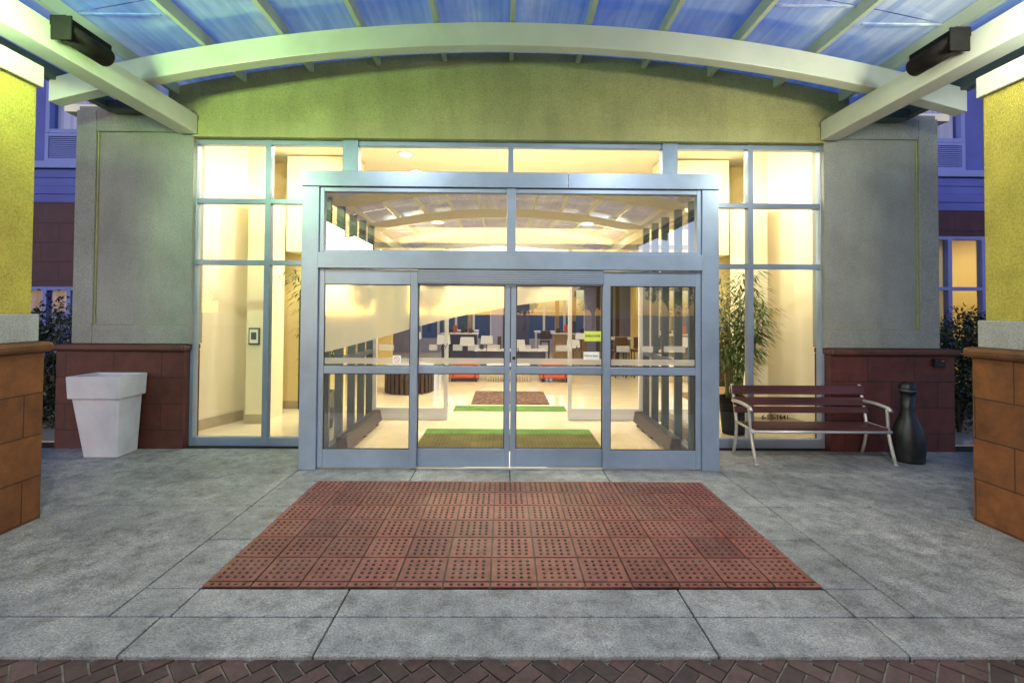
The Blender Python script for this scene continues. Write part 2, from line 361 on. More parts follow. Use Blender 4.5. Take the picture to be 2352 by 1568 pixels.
# tactile mat
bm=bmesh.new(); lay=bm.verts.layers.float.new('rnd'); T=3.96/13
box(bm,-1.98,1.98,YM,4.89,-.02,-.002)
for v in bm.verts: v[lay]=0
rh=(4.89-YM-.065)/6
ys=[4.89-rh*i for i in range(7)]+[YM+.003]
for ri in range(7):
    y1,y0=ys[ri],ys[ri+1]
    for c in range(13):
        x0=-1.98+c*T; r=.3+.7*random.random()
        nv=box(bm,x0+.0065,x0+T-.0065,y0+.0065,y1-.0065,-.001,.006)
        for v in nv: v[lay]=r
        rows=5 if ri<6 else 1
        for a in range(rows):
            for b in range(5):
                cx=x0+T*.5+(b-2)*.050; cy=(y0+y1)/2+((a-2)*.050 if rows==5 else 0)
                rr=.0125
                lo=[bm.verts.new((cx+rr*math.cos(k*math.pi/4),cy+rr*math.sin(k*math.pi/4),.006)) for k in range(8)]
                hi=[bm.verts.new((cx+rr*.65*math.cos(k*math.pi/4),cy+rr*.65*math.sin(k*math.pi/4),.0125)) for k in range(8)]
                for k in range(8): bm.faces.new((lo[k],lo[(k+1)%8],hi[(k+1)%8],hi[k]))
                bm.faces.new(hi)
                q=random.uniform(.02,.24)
                for v in lo: v[lay]=.0  # dome shade put into the colour, darkest round the foot
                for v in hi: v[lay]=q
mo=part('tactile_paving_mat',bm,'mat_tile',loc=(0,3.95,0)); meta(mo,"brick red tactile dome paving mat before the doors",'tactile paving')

# ------------------------------------------------------------------ hotel
H=thing('hotel_building',(0,6.1,0),"stucco hotel front with tall glass lobby windows",'building')
KR=38.
def roofz(x): return 5.14-x*x/KR
bm=bmesh.new(); n=28; W=4.42
xs=[-W+2*W*i/n for i in range(n+1)]
prism(bm,[(-W,4.185)]+[(W,4.185)]+[(x,roofz(x)-.02) for x in xs[::-1]],6.05,6.3)
part('arched_wall',bm,'green_stucco',H)
boxes('lintel_band',[(-4.09,4.09,6.03,6.29,3.975,4.18)],'green_stucco',H,bevel=.006)
for s in(-1,1):
    f=lambda a,b:(min(s*a,s*b),max(s*a,s*b))
    x0,x1=f(4.09,5.56); y0_,y1_=f(5.0,5.56)
    pr=boxes('wall_pier',[(x0,x1,6.06,6.30,1.31,4.36),(y0_,y1_,6.301,8.0,1.31,4.36)],'grey_stucco',H)
    a0,a1=f(5.31,5.565); b0,b1=f(4.085,5.31)
    boxes('pier_border',[(a0,a1,6.025,6.1,1.315,4.30),(b0,b1,6.027,6.1,1.315,1.55),(b0,b1,6.027,6.1,4.03,4.30)],'grey_stucco',pr,bevel=.01)
    c0,c1=f(5.288,5.306)
    d0,d1=f(4.1,5.285)
    boxes('pier_reveal',[(c0,c1,6.045,6.1,1.553,4.028),(d0,d1,6.042,6.1,1.552,1.562)],'yellow_line',pr)
    w0,w1=f(4.12,5.72); w2,w3=f(5.0,5.72)
    boxes('wainscot',[(w0,w1,6.0,6.31,-.1,1.225),(w2,w3,6.311,7.9,-.1,1.225)],'maroon_block',pr)
    k0,k1=f(4.10,5.77); k2,k3=f(5.0,5.77)
    boxes('wainscot_cap',[(k0,k1,5.95,6.31,1.227,1.308),(k2,k3,6.311,7.95,1.227,1.308)],'maroon_cap',pr,bevel=.025)
YW=6.12
def bar(lst,x0,x1,z0,z1,y=YW,d=.10): lst.append((x0,x1,y,y+d,z0,z1))
for s in(-1,1):
    L=[]
    for c,w in((4.115,.07),(3.16,.07)): 
        a,b=sorted((s*(c-w/2),s*(c+w/2))); bar(L,a,b,.0,3.975)
    a,b=sorted((s*1.99,s*2.19)); bar(L,a,b,3.32,3.975,YW-.02,.14)
    for z,h in((.055,.11),(2.37,.065),(3.17,.065)):
        a,b=sorted((s*2.345,s*4.08)); bar(L,a,b,z-h/2,z+h/2,YW+.004,.09)
    a,b=sorted((s*2.19,s*4.08)); bar(L,a,b,3.91,3.97,YW+.004,.09)
    w=boxes('lobby_window',L,'alu',H,bevel=.004)
    a,b=sorted((s*2.32,s*4.10)); a2,b2=sorted((s*2.0,s*4.10))
    bm=bmesh.new()
    for (p,q,z0,z1) in((a,b,.02,3.31),(a2,b2,3.313,3.95)):
        vs=[bm.verts.new(c) for c in((p,YW+.05,z0),(q,YW+.05,z0),(q,YW+.05,z1),(p,YW+.05,z1))]; bm.faces.new(vs)
    part('window_glass',bm,'glass',w)
    if s==1:
        text('window_number',"6-SB-1641",.088,'ink',(3.50,YW+.045,.392),w,bold=.0014)
L=[]
bar(L,-.035,.035,3.32,3.975); bar(L,-1.99,-.035,3.91,3.97,YW+.004,.09); bar(L,.035,1.99,3.91,3.97,YW+.004,.09); bar(L,-1.99,1.99,3.31,3.36,YW+.006,.09)
w=boxes('clerestory_window',L,'alu',H,bevel=.004)
bm=bmesh.new(); bm.faces.new([bm.verts.new(c) for c in((-2,YW+.05,3.32),(2,YW+.05,3.32),(2,YW+.05,3.95),(-2,YW+.05,3.95))])
part('window_glass',bm,'glass',w)
boxes('lobby_floor',[(-8,8,6.3,22,-.1,.006),(-2.3,2.3,5.3,6.3,-.1,.006)],'floor',H)
each('lobby_ceiling',[(-6,6,6.32,11,4.4,4.5),(-8,8,11.1,22,2.95,3.1)],'ceil',H)
boxes('lobby_bulkhead',[(-8,8,11,11.1,2.95,4.5)],'cream_wall',H)
for s in(-1,1):
    bm=bmesh.new()
    vs=[(s*4.66,6.32),(s*4.22,7.6),(s*3.98,7.6),(s*3.98,7.9),(s*4.95,7.9),(s*4.95,6.32)]
    a=[bm.verts.new((x,y,0.0)) for x,y in vs]; b=[bm.verts.new((x,y,4.4)) for x,y in vs]
    bm.faces.new(a); bm.faces.new(b)
    for i in range(6): bm.faces.new((a[i],a[(i+1)%6],b[(i+1)%6],b[i]))
    part('lobby_wall',bm,'cream_wall',H)
    bm=bmesh.new()
    prev=None
    for (x,y) in((4.645,6.33),(4.215,7.56)):
        cur=[bm.verts.new((s*x,y,.006)),bm.verts.new((s*x,y,.16))]
        if prev: bm.faces.new((prev[0],cur[0],cur[1],prev[1]))
        prev=cur
    part('lobby_skirting',bm,'base_tile',H)
    x0,x1=sorted((s*3.79,s*4.04)); pl=boxes('lobby_pilaster',[(x0,x1,7.3,7.98,.006,3.55)],'cream_wall',H)
    x0,x1=sorted((s*3.785,s*4.045)); boxes('pilaster_skirting',[(x0,x1,7.292,7.3,.007,.15)],'base_tile',pl)
    x0,x1=sorted((s*2.95,s*8)); boxes('lobby_wall',[(x0,x1,8.45,8.6,0,4.4)],'yellow_wall',H)
    x0,x1=sorted((s*2.95,s*4.2)); boxes('lobby_skirting',[(x0,x1,8.43,8.45,.006,.14)],'base_tile',H)
    x0,x1=sorted((s*2.6,s*3.78)); boxes('lobby_soffit',[(x0,x1,8.0,8.44,2.75,4.38)],'cream_wall',H)
    x0,x1=sorted((s*8,s*8.1)); boxes('lobby_wall',[(x0,x1,8.6,22,0,3.1)],'cream_wall',H)
boxes('interior_door_frame',[(-3.70,-3.63,8.36,8.44,.01,2.1)],'brown_dark',H,bevel=.004)
boxes('lobby_rear_wall',[(-8,-3.6,20,20.2,0,3),(-.6,-.1,20,20.2,0,3),(3.4,8,20,20.2,0,3),(-3.6,3.4,20.01,20.19,0,.6),(-3.6,3.4,20.01,20.19,2.7,3)],'violet_wall',H)
for x0,x1 in((-3.6,-.6),(-.1,3.4)):
    L=[]
    for k in range(5):
        x=x0+(x1-x0)*k/4; L.append((x-.05,x+.05,20.05,20.1,.6,2.7))
    L.append((x0,x1,20.052,20.098,1.75,1.84))
    boxes('lobby_rear_window',L,'white_metal',H)
boxes('lobby_feature_wall',[(-.1,.75,15,15.2,.01,2.55)],'navy',H)
each('lobby_feature_wall',[(-6.5,-3.4,14,14.2,.01,2.9),(3.9,7,14.5,14.7,.01,2.9)],'yellow_wall',H)
for x0 in(2.75,2.95,3.15,3.35):
    boxes('lobby_drape',[(x0,x0+.11,14.3,14.4,.02,2.7)],'brown_dark',H,bevel=.02)
for x0 in(-3.2,-2.2,-1.35,1.75,2.35):
    boxes('lobby_column',[(x0,x0+.14,16.6,16.75,.02,2.94)],'tan_wood',H,bevel=.01)
def lightdisc(x,y,z,r=.11):
    bm=bmesh.new(); lathe(bm,[(r,z-.012),(r,z-.003)],x,y,24); o=part('ceiling_light',bm,'warm_glow',H)
    bm=bmesh.new(); lathe(bm,[(r+.03,z-.008),(r+.03,z-.002)],x,y,24); part('ceiling_light_trim',bm,'white_metal',o)
for x,y in((-1.75,7.9),(-1.75,8.9)): lightdisc(x,y,4.4)
for x,y in((-2.5,13),(0,13.5),(2.5,13),(-2.5,17),(2.5,17)): lightdisc(x,y,2.95,.13)
each('ceiling_cloud',[(1.2,4.2,12.5,17.5,2.72,2.80),(-3.6,-1.2,13,17,2.74,2.82)],'ceil',H)
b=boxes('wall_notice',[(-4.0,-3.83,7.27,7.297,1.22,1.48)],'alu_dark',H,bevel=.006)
boxes('notice_print',[(-3.98,-3.85,7.265,7.269,1.245,1.455)],'paper',b)
boxes('notice_picture',[(-3.955,-3.875,7.26,7.264,1.30,1.41)],'alu_dark',b)

# wings
for s in(-1,1):
    f=lambda a,b:(min(s*a,s*b),max(s*a,s*b))
    o0,o1=f(5.57,16)
    u0,u1=f(7.85,16); i0,i1=f(5.57,6.35)
    r=[(u0,u1,8.0,8.3,4.24,9),(i0,i1,8.0,8.3,4.24,9)]
    m0,m1=f(6.35,7.85); r.append((m0,m1,8.005,8.3,7.0,9))
    wl=boxes('wing_upper_wall',r,'wing_stucco',H)
    boxes('cornice',[(o0,o1,7.93,8.25,4.12,4.235)],'wing_trim',H,bevel=.01)
    boxes('wing_siding',[(o0,o1,8.0-.012*(k%2),8.3,3.55+.14*k,3.55+.14*k+.138) for k in range(4)],'wing_stucco',H,bevel=.008)
    wv=[(m0,m0+.07,7.96,8.06,4.72,7.0),(m1-.07,m1,7.96,8.06,4.72,7.0),(m0+.07,m1-.07,7.963,8.057,4.72,4.79),((m0+m1)/2-.03,(m0+m1)/2+.03,7.965,8.055,4.79,7.0),(m0+.07,m1-.07,7.966,8.05,5.55,5.6)]
    w=boxes('wing_window',wv,'wing_trim',H,bevel=.004)
    boxes('window_curtain',[(m0+.06,m1-.06,8.12,8.14,4.75,7.0)],'curtain',w)
    bm=bmesh.new(); bm.faces.new([bm.verts.new(c) for c in((m0+.05,8.04,4.75),(m1-.05,8.04,4.75),(m1-.05,8.04,7),(m0+.05,8.04,7))]); part('window_glass',bm,'glass',w)
    gl=[(m0,m1,8.04,8.1,4.24,4.72),(m0,m0+.06,7.96,8.04,4.24,4.715),(m1-.06,m1,7.96,8.04,4.24,4.715),(m0+.06,m1-.06,7.962,8.04,4.24,4.29),(m0+.06,m1-.06,7.962,8.04,4.665,4.715)]
    for k in range(11): gl.append((m0+.06,m1-.06,7.975,8.03,4.305+k*.033,4.305+k*.033+.017))
    boxes('air_conditioner_grille',gl,'wing_trim',H)
    if s<0:
        lo=[(-16,-8.6,8,8.3,-.1,3.548),(-7.0,-5.57,8,8.3,-.1,3.548),(-8.6,-7.0,8.003,8.3,2.12,3.548),(-8.6,-7.0,8.003,8.3,-.1,.7)]
        wx=(-8.6,-7.0,.7,2.12)
    else:
        lo=[(8.75,16,8,8.3,-.1,3.548),(5.57,6.4,8,8.3,-.1,3.548),(6.4,8.75,8.003,8.3,3.1,3.548),(6.4,8.75,8.003,8.3,-.1,.35)]
        wx=(6.4,8.75,.35,3.1)
    boxes('wing_lower_wall',lo,'wing_block',H)
    x0,x1,z0,z1=wx; nn=4; L=[]
    for k in range(nn+1):
        x=x0+(x1-x0)*k/nn; L.append((x-.035,x+.035,7.97,8.07,z0,z1))
    for z in ([z0+.03,z1-.03]+([2.2] if s>0 else [])): L.append((x0,x1,7.973,8.067,z-.03,z+.03))
    w=boxes('wing_window',L,'wing_trim',H,bevel=.004)
    bm=bmesh.new(); bm.faces.new([bm.verts.new(c) for c in((x0,8.03,z0),(x1,8.03,z0),(x1,8.03,z1),(x0,8.03,z1))]); part('window_glass',bm,'glass',w)
    if s<0: boxes('window_curtain',[(x0,x1,8.2,8.22,z0,z1)],'curtain',w)
    else: 
        boxes('wing_room',[(6.3,9.5,10.9,11,0,3.3),(9.5,9.6,8.3,11,0,3.3),(6.2,6.3,8.65,11,0,3.3)],'yellow_wall',H)
        boxes('wing_room_ceiling',[(6.3,9.5,8.3,11,3.3,3.4)],'ceil',H)
b=boxes('alarm_box',[(5.42,5.56,5.94,5.998,1.09,1.19)],'black',H,bevel=.01)
boxes('indicator_lamp',[(5.50,5.53,5.932,5.939,1.162,1.170)],'red_led',b)

# ------------------------------------------------------------------ vestibule
V=thing('entrance_vestibule',(0,5.23,0),"grey aluminium and glass entrance vestibule with sliding doors",'entrance')
YV=5.226
boxes('corner_post',[(-2.33,-2.14,YV,YV+.14,0,3.135)],'alu',V,bevel=.006)
boxes('corner_post',[(2.14,2.33,YV,YV+.14,0,3.135)],'alu',V,bevel=.006)
boxes('roof_fascia',[(-2.34,.633,YV-.012,6.08,3.138,3.31),(.637,2.34,YV-.013,6.08,3.138,3.311)],'alu',V,bevel=.004)
boxes('vestibule_ceiling',[(-2.3,2.3,YV+.16,7.68,3.12,3.136)],'ceil',V)
boxes('door_header',[(-2.14,2.14,YV-.025,YV+.13,2.225,2.40)],'alu',V,bevel=.005)
tr=boxes('transom_window',[(-2.138,-2.09,YV+.02,YV+.1,2.402,3.135),(2.09,2.138,YV+.02,YV+.1,2.402,3.135),(-.05,.05,YV+.01,YV+.1,2.402,3.135),(-2.09,-.05,YV+.023,YV+.1,2.402,2.435),(.05,2.09,YV+.023,YV+.1,2.402,2.435),(-2.09,-.05,YV+.023,YV+.1,3.085,3.135),(.05,2.09,YV+.023,YV+.1,3.085,3.135)],'alu',V,bevel=.003)
bm=bmesh.new(); bm.faces.new([bm.verts.new(c) for c in((-2.1,YV+.06,2.42),(2.1,YV+.06,2.42),(2.1,YV+.06,3.1),(-2.1,YV+.06,3.1))]); part('transom_glass',bm,'glass_refl',tr)
ln_=[(-1.035,1.035,YV+.01,YV+.06,2.07,2.222)]
for k in range(5): ln_.append((-1.03,1.03,YV-.002,YV+.012,2.09+.026*k,2.104+.026*k))
boxes('door_track_cover',ln_,'alu',V)
def leaf(name,x0,x1,y,sl,sr):
    z0,z1=.015,2.215 if name=='sidelight' else 2.085
    top=2.05
    L=[(x0,x0+sl,y,y+.045,z0,z1),(x1-sr,x1,y,y+.045,z0,z1),(x0+sl,x1-sr,y+.003,y+.042,z0,.218),(x0+sl,x1-sr,y+.003,y+.042,1.055,1.14),(x0+sl,x1-sr,y+.003,y+.042,top,z1)]
    d=boxes(name,L,'alu',V,bevel=.004)
    gk=[(x0+sl,x0+sl+.008,y+.012,y+.03,.218,top),(x1-sr-.008,x1-sr,y+.012,y+.03,.218,top)]
    for z in(.218,1.047,1.14,top-.008): gk.append((x0+sl+.008,x1-sr-.008,y+.012,y+.03,z,z+.008))
    boxes('glazing_gasket',gk,'ink',d)
    bm=bmesh.new(); bm.faces.new([bm.verts.new(c) for c in((x0+.01,y+.022,.1),(x1-.01,y+.022,.1),(x1-.01,y+.022,top+.02),(x0+.01,y+.022,top+.02))]); part('door_glass',bm,'glass_door',d)
    return d
sl=leaf('sidelight',-2.138,-1.04,YV+.03,.06,.08)
sr=leaf('sidelight',1.04,2.138,YV+.03,.08,.06)
dl=leaf('sliding_door',-1.10,-.005,YV+.08,.06,.06)
dr=leaf('sliding_door',.005,1.10,YV+.08,.06,.06)
bm=bmesh.new(); lathe(bm,[(.016,1.22),(.016,1.25)],.04,YV+.075,12)
part('door_lock',bm,'black',dr)
def P(px,py): return ((px-1174)/206.5, 1.758-(py-715)/206.5)
def glass_sheet(d,pts,y,mat='glass_sheet',name='cream_sheet'):
    bm=bmesh.new(); bm.faces.new([bm.verts.new((x,y,z)) for x,z in pts]); part(name,bm,mat,d)
glass_sheet(sl,[P(745,653),P(745,812),P(800,798),P(850,784),P(900,770),P(945,756),P(945,653)],YV+.045)  # cream see-through sheet with curved lower edge, laid on the glass
glass_sheet(dl,[P(960,653),P(960,751),P(1010,738),P(1060,726),P(1110,716),P(1162,706),P(1162,653)],YV+.095)
glass_sheet(dr,[P(1188,653),P(1188,701),P(1230,695),P(1270,690),P(1310,687),P(1310,653)],YV+.095)
for d,a,b,yy in((sl,745,945,YV+.044),(dl,960,1162,YV+.094),(dr,1188,1388,YV+.094),(sr,1407,1603,YV+.044)):
    glass_sheet(d,[P(a,824),P(b,824),P(b,838),P(a,838)],yy,'glass_sheet2','frosted_stripe')
for (a,b,d,yy) in((1040,1062,dl,0),(1075,1100,dl,0),(985,1003,dl,0),(1120,1150,dl,0),(1195,1222,dr,0),(1240,1262,dr,0),(1280,1315,dr,0),(1420,1450,sr,-.05),(1480,1505,sr,-.05),(1530,1580,sr,-.05),(870,905,sl,-.05)):
    glass_sheet(d,[P(a,793),P(b,793),P(b,807),P(a,807)],YV+.094+yy,'glass_sheet2','frosted_stripe')
text('door_logo',"H",.10,'ink',(P(1017,798)[0],YV+.09,P(1017,798)[1]),dl,shear=.4,bold=-.001)
text('door_logo',"H",.10,'ink',(P(1330,800)[0],YV+.09,P(1330,800)[1]),dr,shear=.4,bold=-.001)
def sign(d,a,b,c,e,mat,yy=.088,name='door_sign'):
    x0,z1=P(a,c); x1,z0=P(b,e); return boxes(name,[(x0,x1,YV+yy,YV+yy+.002,z0,z1)],mat,d)
s1=sign(dr,1347,1386,760,783,'lime_paper'); text('sign_text',"WELCOME",.035,'ink',(P(1366,771)[0],YV+.085,P(0,771)[1]),dr)
s2=sign(dr,1345,1382,808,826,'paper'); text('sign_text',"Push to Open",.027,'ink',(P(1363,817)[0],YV+.085,P(0,817)[1]),dr)
sign(sl,903,922,818,836,'paper',.038); 
bm=bmesh.new(); x,z=P(912.5,827)
for k in range(20):
    a0,a1=2*math.pi*k/20,2*math.pi*(k+1)/20
    bm.faces.new([bm.verts.new((x+r*math.cos(a),YV+.0355,z+r*math.sin(a))) for r,a in((.026,a0),(.031,a0),(.031,a1),(.026,a1))])
bm.faces.new([bm.verts.new((x+u,YV+.0355,z+w)) for u,w in((-.02,.017),(-.017,.02),(.02,-.017),(.017,-.02))])
part('no_smoking_mark',bm,'red_sign',sl)
for s in(-1,1):
    L=[]
    for y in(5.72,6.2,6.7,7.15,7.6): L.append((min(s*2.18,s*2.28),max(s*2.18,s*2.28),y-.025,y+.025,.0,3.12))
    for z in(.06,1.1,2.3): L.append((min(s*2.183,s*2.277),max(s*2.183,s*2.277),YV+.14,7.6,z-.035,z+.035))
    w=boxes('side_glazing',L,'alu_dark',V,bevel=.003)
    bm=bmesh.new(); bm.faces.new([bm.verts.new(c) for c in((s*2.23,YV+.1,.03),(s*2.23,7.6,.03),(s*2.23,7.6,3.12),(s*2.23,YV+.1,3.12))]); part('side_glass',bm,'glass_side',w)
L=[(-1.03,-.97,7.6,7.66,.02,2.3),(.97,1.03,7.6,7.66,.02,2.3),(-2.2,2.2,7.595,7.665,2.3,2.42),(-2.2,-1.03,7.603,7.655,.02,.2),(1.03,2.2,7.603,7.655,.02,.2),(-2.2,2.2,7.59,7.66,2.78,2.86),(-1.03,-.97,7.6,7.66,2.42,2.78),(.97,1.03,7.6,7.66,2.42,2.78),(-2.2,-2.12,7.6,7.66,.2,2.3),(2.12,2.2,7.6,7.66,.2,2.3)]
iw=boxes('inner_door_frame',L,'white_metal',V,bevel=.004)
for x,y in((-1.1,7.2),(1.2,7.2)):
    bm=bmesh.new(); lathe(bm,[(.09,3.106),(.09,3.118)],x,y,24); part('ceiling_light',bm,'warm_glow',V)

m=boxes('entrance_mat',[(-1.2,1.2,5.95,6.72,.008,.02)],'olive_mat',bevel=.004,loc=(0,6.4,.008)); meta(m,"olive green carpet mat inside the vestibule",'mat',"mats on the lobby floor")
m=boxes('entrance_mat',[(-1.2,1.2,6.723,7.0,.008,.02)],'green_mat',bevel=.004,loc=(0,6.85,.008)); meta(m,"bright green strip of mat inside the vestibule",'mat',"mats on the lobby floor")
m=boxes('entrance_mat',[(-.95,1.05,8.3,8.7,.008,.02)],'green_mat',bevel=.004,loc=(0,8.5,.008)); meta(m,"green mat behind the inner doors",'mat',"mats on the lobby floor")
m=boxes('lobby_rug',[(-.68,.8,8.9,10.3,.008,.02)],'rug',loc=(0,9.6,.008)); meta(m,"patterned red and brown rug on pale floor",'rug')
for s in(-1,1):
    h=thing('floor_radiator',(s*2.0,6.6,0),"long brown metal radiator along the vestibule glass",'radiator',"radiators in the vestibule")
    x0,x1=sorted((s*1.95,s*2.1))
    bm=bmesh.new(); frustum(bm,(x0,x1,5.75,7.35,.06),(x0+(.03 if s>0 else 0),x1-(.03 if s<0 else 0),5.75,7.35,.22)); part('radiator_casing',bm,'brown_metal',h,bevel=.008)
    boxes('radiator_vent',[(x0+.03,x1-.03,5.8,7.3,.221,.227)],'black',h)
    for y in(5.85,6.55,7.2): boxes('leg',[(x0+.03,x1-.03,y,y+.04,.007,.06)],'black',h)
def sofa(x,y,lab):
    o=thing('sofa',(x,y,0),lab,'sofa',"sofas in the lobby")
    boxes('seat',[(x-.27,x+.27,y-.35,y+.35,.1,.28)],'red_fabric',o,bevel=.04)
    boxes('backrest',[(x-.27,x+.27,y+.36,y+.55,.1,.43)],'red_fabric',o,bevel=.05)
    boxes('armrest',[(x-.37,x-.28,y-.35,y+.5,.1,.36)],'red_fabric',o,bevel=.03)
    boxes('armrest',[(x+.28,x+.37,y-.35,y+.5,.1,.36)],'red_fabric',o,bevel=.03)
    for a in(-.3,.3):
        for b in(-.28,.42): boxes('leg',[(x+a-.02,x+a+.02,y+b-.02,y+b+.02,.006,.1)],'black',o)
sofa(-1.05,12,"low red fabric sofa on the pale lobby floor"); sofa(1.2,12,"low red fabric sofa on the pale lobby floor")
o=thing('slatted_table',(.05,12,0),"low slatted table between red sofas",'table')
boxes('table_top',[(-.5,.6,11.75,12.35,.38,.41)],'white_metal',o,bevel=.005)
boxes('slatted_side',[(-.48+.06*k,-.455+.06*k,11.77,11.8,.02,.38) for k in range(18)],'base_tile',o)
dx,dy,dR=-2.12,10.3,.50
o=thing('slatted_counter',(dx,dy,0),"low curved dark slatted counter with pale top",'counter')
bm=bmesh.new()
for k in range(30):
    a=2*math.pi*k/30; cx,cy=dx+dR*math.cos(a),dy+dR*math.sin(a)
    vs=box(bm,-.025,.025,-.035,.035,.02,.56); bmesh.ops.rotate(bm,verts=vs,matrix=Matrix.Rotation(a,3,'Z')); bmesh.ops.translate(bm,verts=vs,vec=(cx,cy,0))
part('counter_front',bm,'brown_dark',o)
bm=bmesh.new(); lathe(bm,[(dR-.04,.02),(dR-.04,.55)],dx,dy,32); part('counter_core',bm,'brown_metal',o)
bm=bmesh.new(); lathe(bm,[(dR+.03,.565),(dR+.03,.60)],dx,dy,32); part('counter_top',bm,'white_metal',o,bevel=.01)
for x,y,w in((-1.6,17.5,1.2),(1.7,17,1.3),(3.3,13.2,1.0)):
    o=thing('high_table',(x,y,0),"pale high table with slim legs in the lobby",'table',"tables in the lobby")
    boxes('table_top',[(x-w/2,x+w/2,y-.3,y+.3,1.0,1.06)],'white_metal',o,bevel=.01)
    for a in(-w/2+.05,w/2-.05):
        for b in(-.25,.25): boxes('leg',[(x+a-.02,x+a+.02,y+b-.02,y+b+.02,.006,1.0)],'white_metal',o)
    for a in(-w/4,w/4):
        dk='brown_dark'
        c=thing('bar_stool',(x+a,y-.55,0),"dark bar stool beside a high table",'stool',"bar stools in the lobby")
        boxes('seat',[(x+a-.17,x+a+.17,y-.72,y-.38,.7,.76)],dk,c,bevel=.01)
        boxes('backrest',[(x+a-.17,x+a+.17,y-.74,y-.72,.8,1.1)],dk,c,bevel=.01)
        for p in(-.14,.14):
            for q in(-.69,-.41): boxes('leg',[(x+a+p-.012,x+a+p+.012,y+q-.012,y+q+.012,.006,.7)],'brown_dark',c)
glow=emis('lamp_shade_glow',(1,.86,.64),.8)
rl=random.Random(11)
for x,y in((-1.75,13.2),(-.55,13.4),(1.9,13.3),(-2.6,13.6),(.35,13.6),(-1.2,14.6),(2.4,14.9)):
    hb=rl.uniform(.68,1.02); ww=rl.uniform(.12,.22)
    o=thing('floor_lamp',(x,y,0),"floor lamp with pale rectangular shade in the lobby",'lamp',"floor lamps in the lobby")
    bm=bmesh.new(); lathe(bm,[(.13,.007),(.13,.03),(.012,.035),(.012,hb)],x,y,16); part('lamp_stand',bm,'brown_metal',o)
    bm=bmesh.new(); frustum(bm,(x-ww,x+ww,y-.14,y+.14,hb),(x-ww*.9,x+ww*.9,y-.12,y+.12,hb+rl.uniform(.16,.26))); part('lamp_shade',bm,glow,o)
for x0,x1,y,h,mt in((-2.2,-1.0,16.2,.95,'navy'),(1.6,2.7,15.6,1.0,'tan_wood'),(-.9,1.2,14.2,.55,'navy')):
    o=thing('bar_counter',((x0+x1)/2,y,0),"bar counter with bottles near the rear windows",'counter',"bar counters in the lobby")
    boxes('counter_front',[(x0,x1,y,y+.5,.01,h)],mt,o,bevel=.01); boxes('counter_top',[(x0-.05,x1+.05,y-.05,y+.55,h+.002,h+.05)],'white_metal',o,bevel=.01)
    for k in range(4):
        boxes('counter_shelf',[(x0+.1+k*.27,x0+.22+k*.27,y+.2,y+.3,h+.052,h+.2+.12*((k*7)%3))],'red_fabric' if k==1 else 'brown_dark',o)
o=thing('exit_sign',(1.55,12.3,2.4),"red lettered exit sign hanging from the ceiling",'sign')
boxes('sign_panel',[(1.35,1.75,12.3,12.33,2.42,2.62)],'paper',o); boxes('sign_rod',[(1.54,1.56,12.305,12.325,2.62,2.95)],'white_metal',o)
text('sign_text',"EXIT",.17,'red_sign',(1.55,12.295,2.52),o,bold=.003)

def bamboo(x,y,lab,h,seed,nc=16,lq=12):
    rnd=random.Random(seed)
    o=thing('potted_bamboo',(x,y,0),lab,'plant',"potted bamboo in the lobby")
    bm=bmesh.new(); lathe(bm,[(.15,.008),(.19,.48),(.21,.5),(.21,.54),(.18,.54),(.17,.48)],x,y,28); part('pot',bm,'matt_black',o)
    bm=bmesh.new(); bl=bmesh.new()
    for c in range(nc):
        a=rnd.uniform(0,6.28); r=rnd.uniform(.02,.12); lean=rnd.uniform(.05,.5); hh=h*rnd.uniform(.55,1)
        p0=(x+r*math.cos(a),y+r*math.sin(a),.5); p2=(x+(r+lean)*math.cos(a),y+(r+lean)*.6*math.sin(a),hh)
        p1=(x+(r+.05)*math.cos(a),y+(r+.05)*math.sin(a),.5+(hh-.5)*.7)
        pts=bez(p0,p1,p2,12); tube(bm,pts,.010,6,.003)
        for k in range(3,13):
            b=Vector(pts[k])
            for q in range(lq if k>4 else 4):
                az=rnd.uniform(0,6.28); L=rnd.uniform(.12,.24); tw=rnd.uniform(.03,.22)
                d=Vector((math.cos(az),math.sin(az)*.8,rnd.uniform(-.1,.5))).normalized()
                st=b+d*tw; e=st+(d+Vector((0,0,-.7))).normalized()*L
                mid=(st+e)/2+Vector((0,0,.02)); w=d.cross(Vector((0,0,1))).normalized()*.014
                vs=[bl.verts.new(v) for v in(st,mid+w,e,mid-w)]; bl.faces.new(vs)
    part('cane',bm,'cane',o); part('foliage',bl,'leaf',o,recalc=False)
bamboo(3.28,6.85,"tall potted bamboo behind the lobby glass",2.45,3,20,15)
bamboo(-2.78,7.1,"tall potted bamboo beside the vestibule glass",2.4,5,10,10)
o=thing('lobby_chair',(3.45,7.7,0),"dark wooden chair beside the potted bamboo",'chair')
boxes('seat',[(3.45,3.8,7.5,7.9,.42,.5)],'tan_wood',o,bevel=.02); boxes('backrest',[(3.45,3.8,7.88,7.93,.52,1.15)],'brown_dark',o,bevel=.01)
for a in(3.47,3.75):
    for b in(7.52,7.86): boxes('leg',[(a,a+.03,b,b+.03,.006,.42)],'black',o)

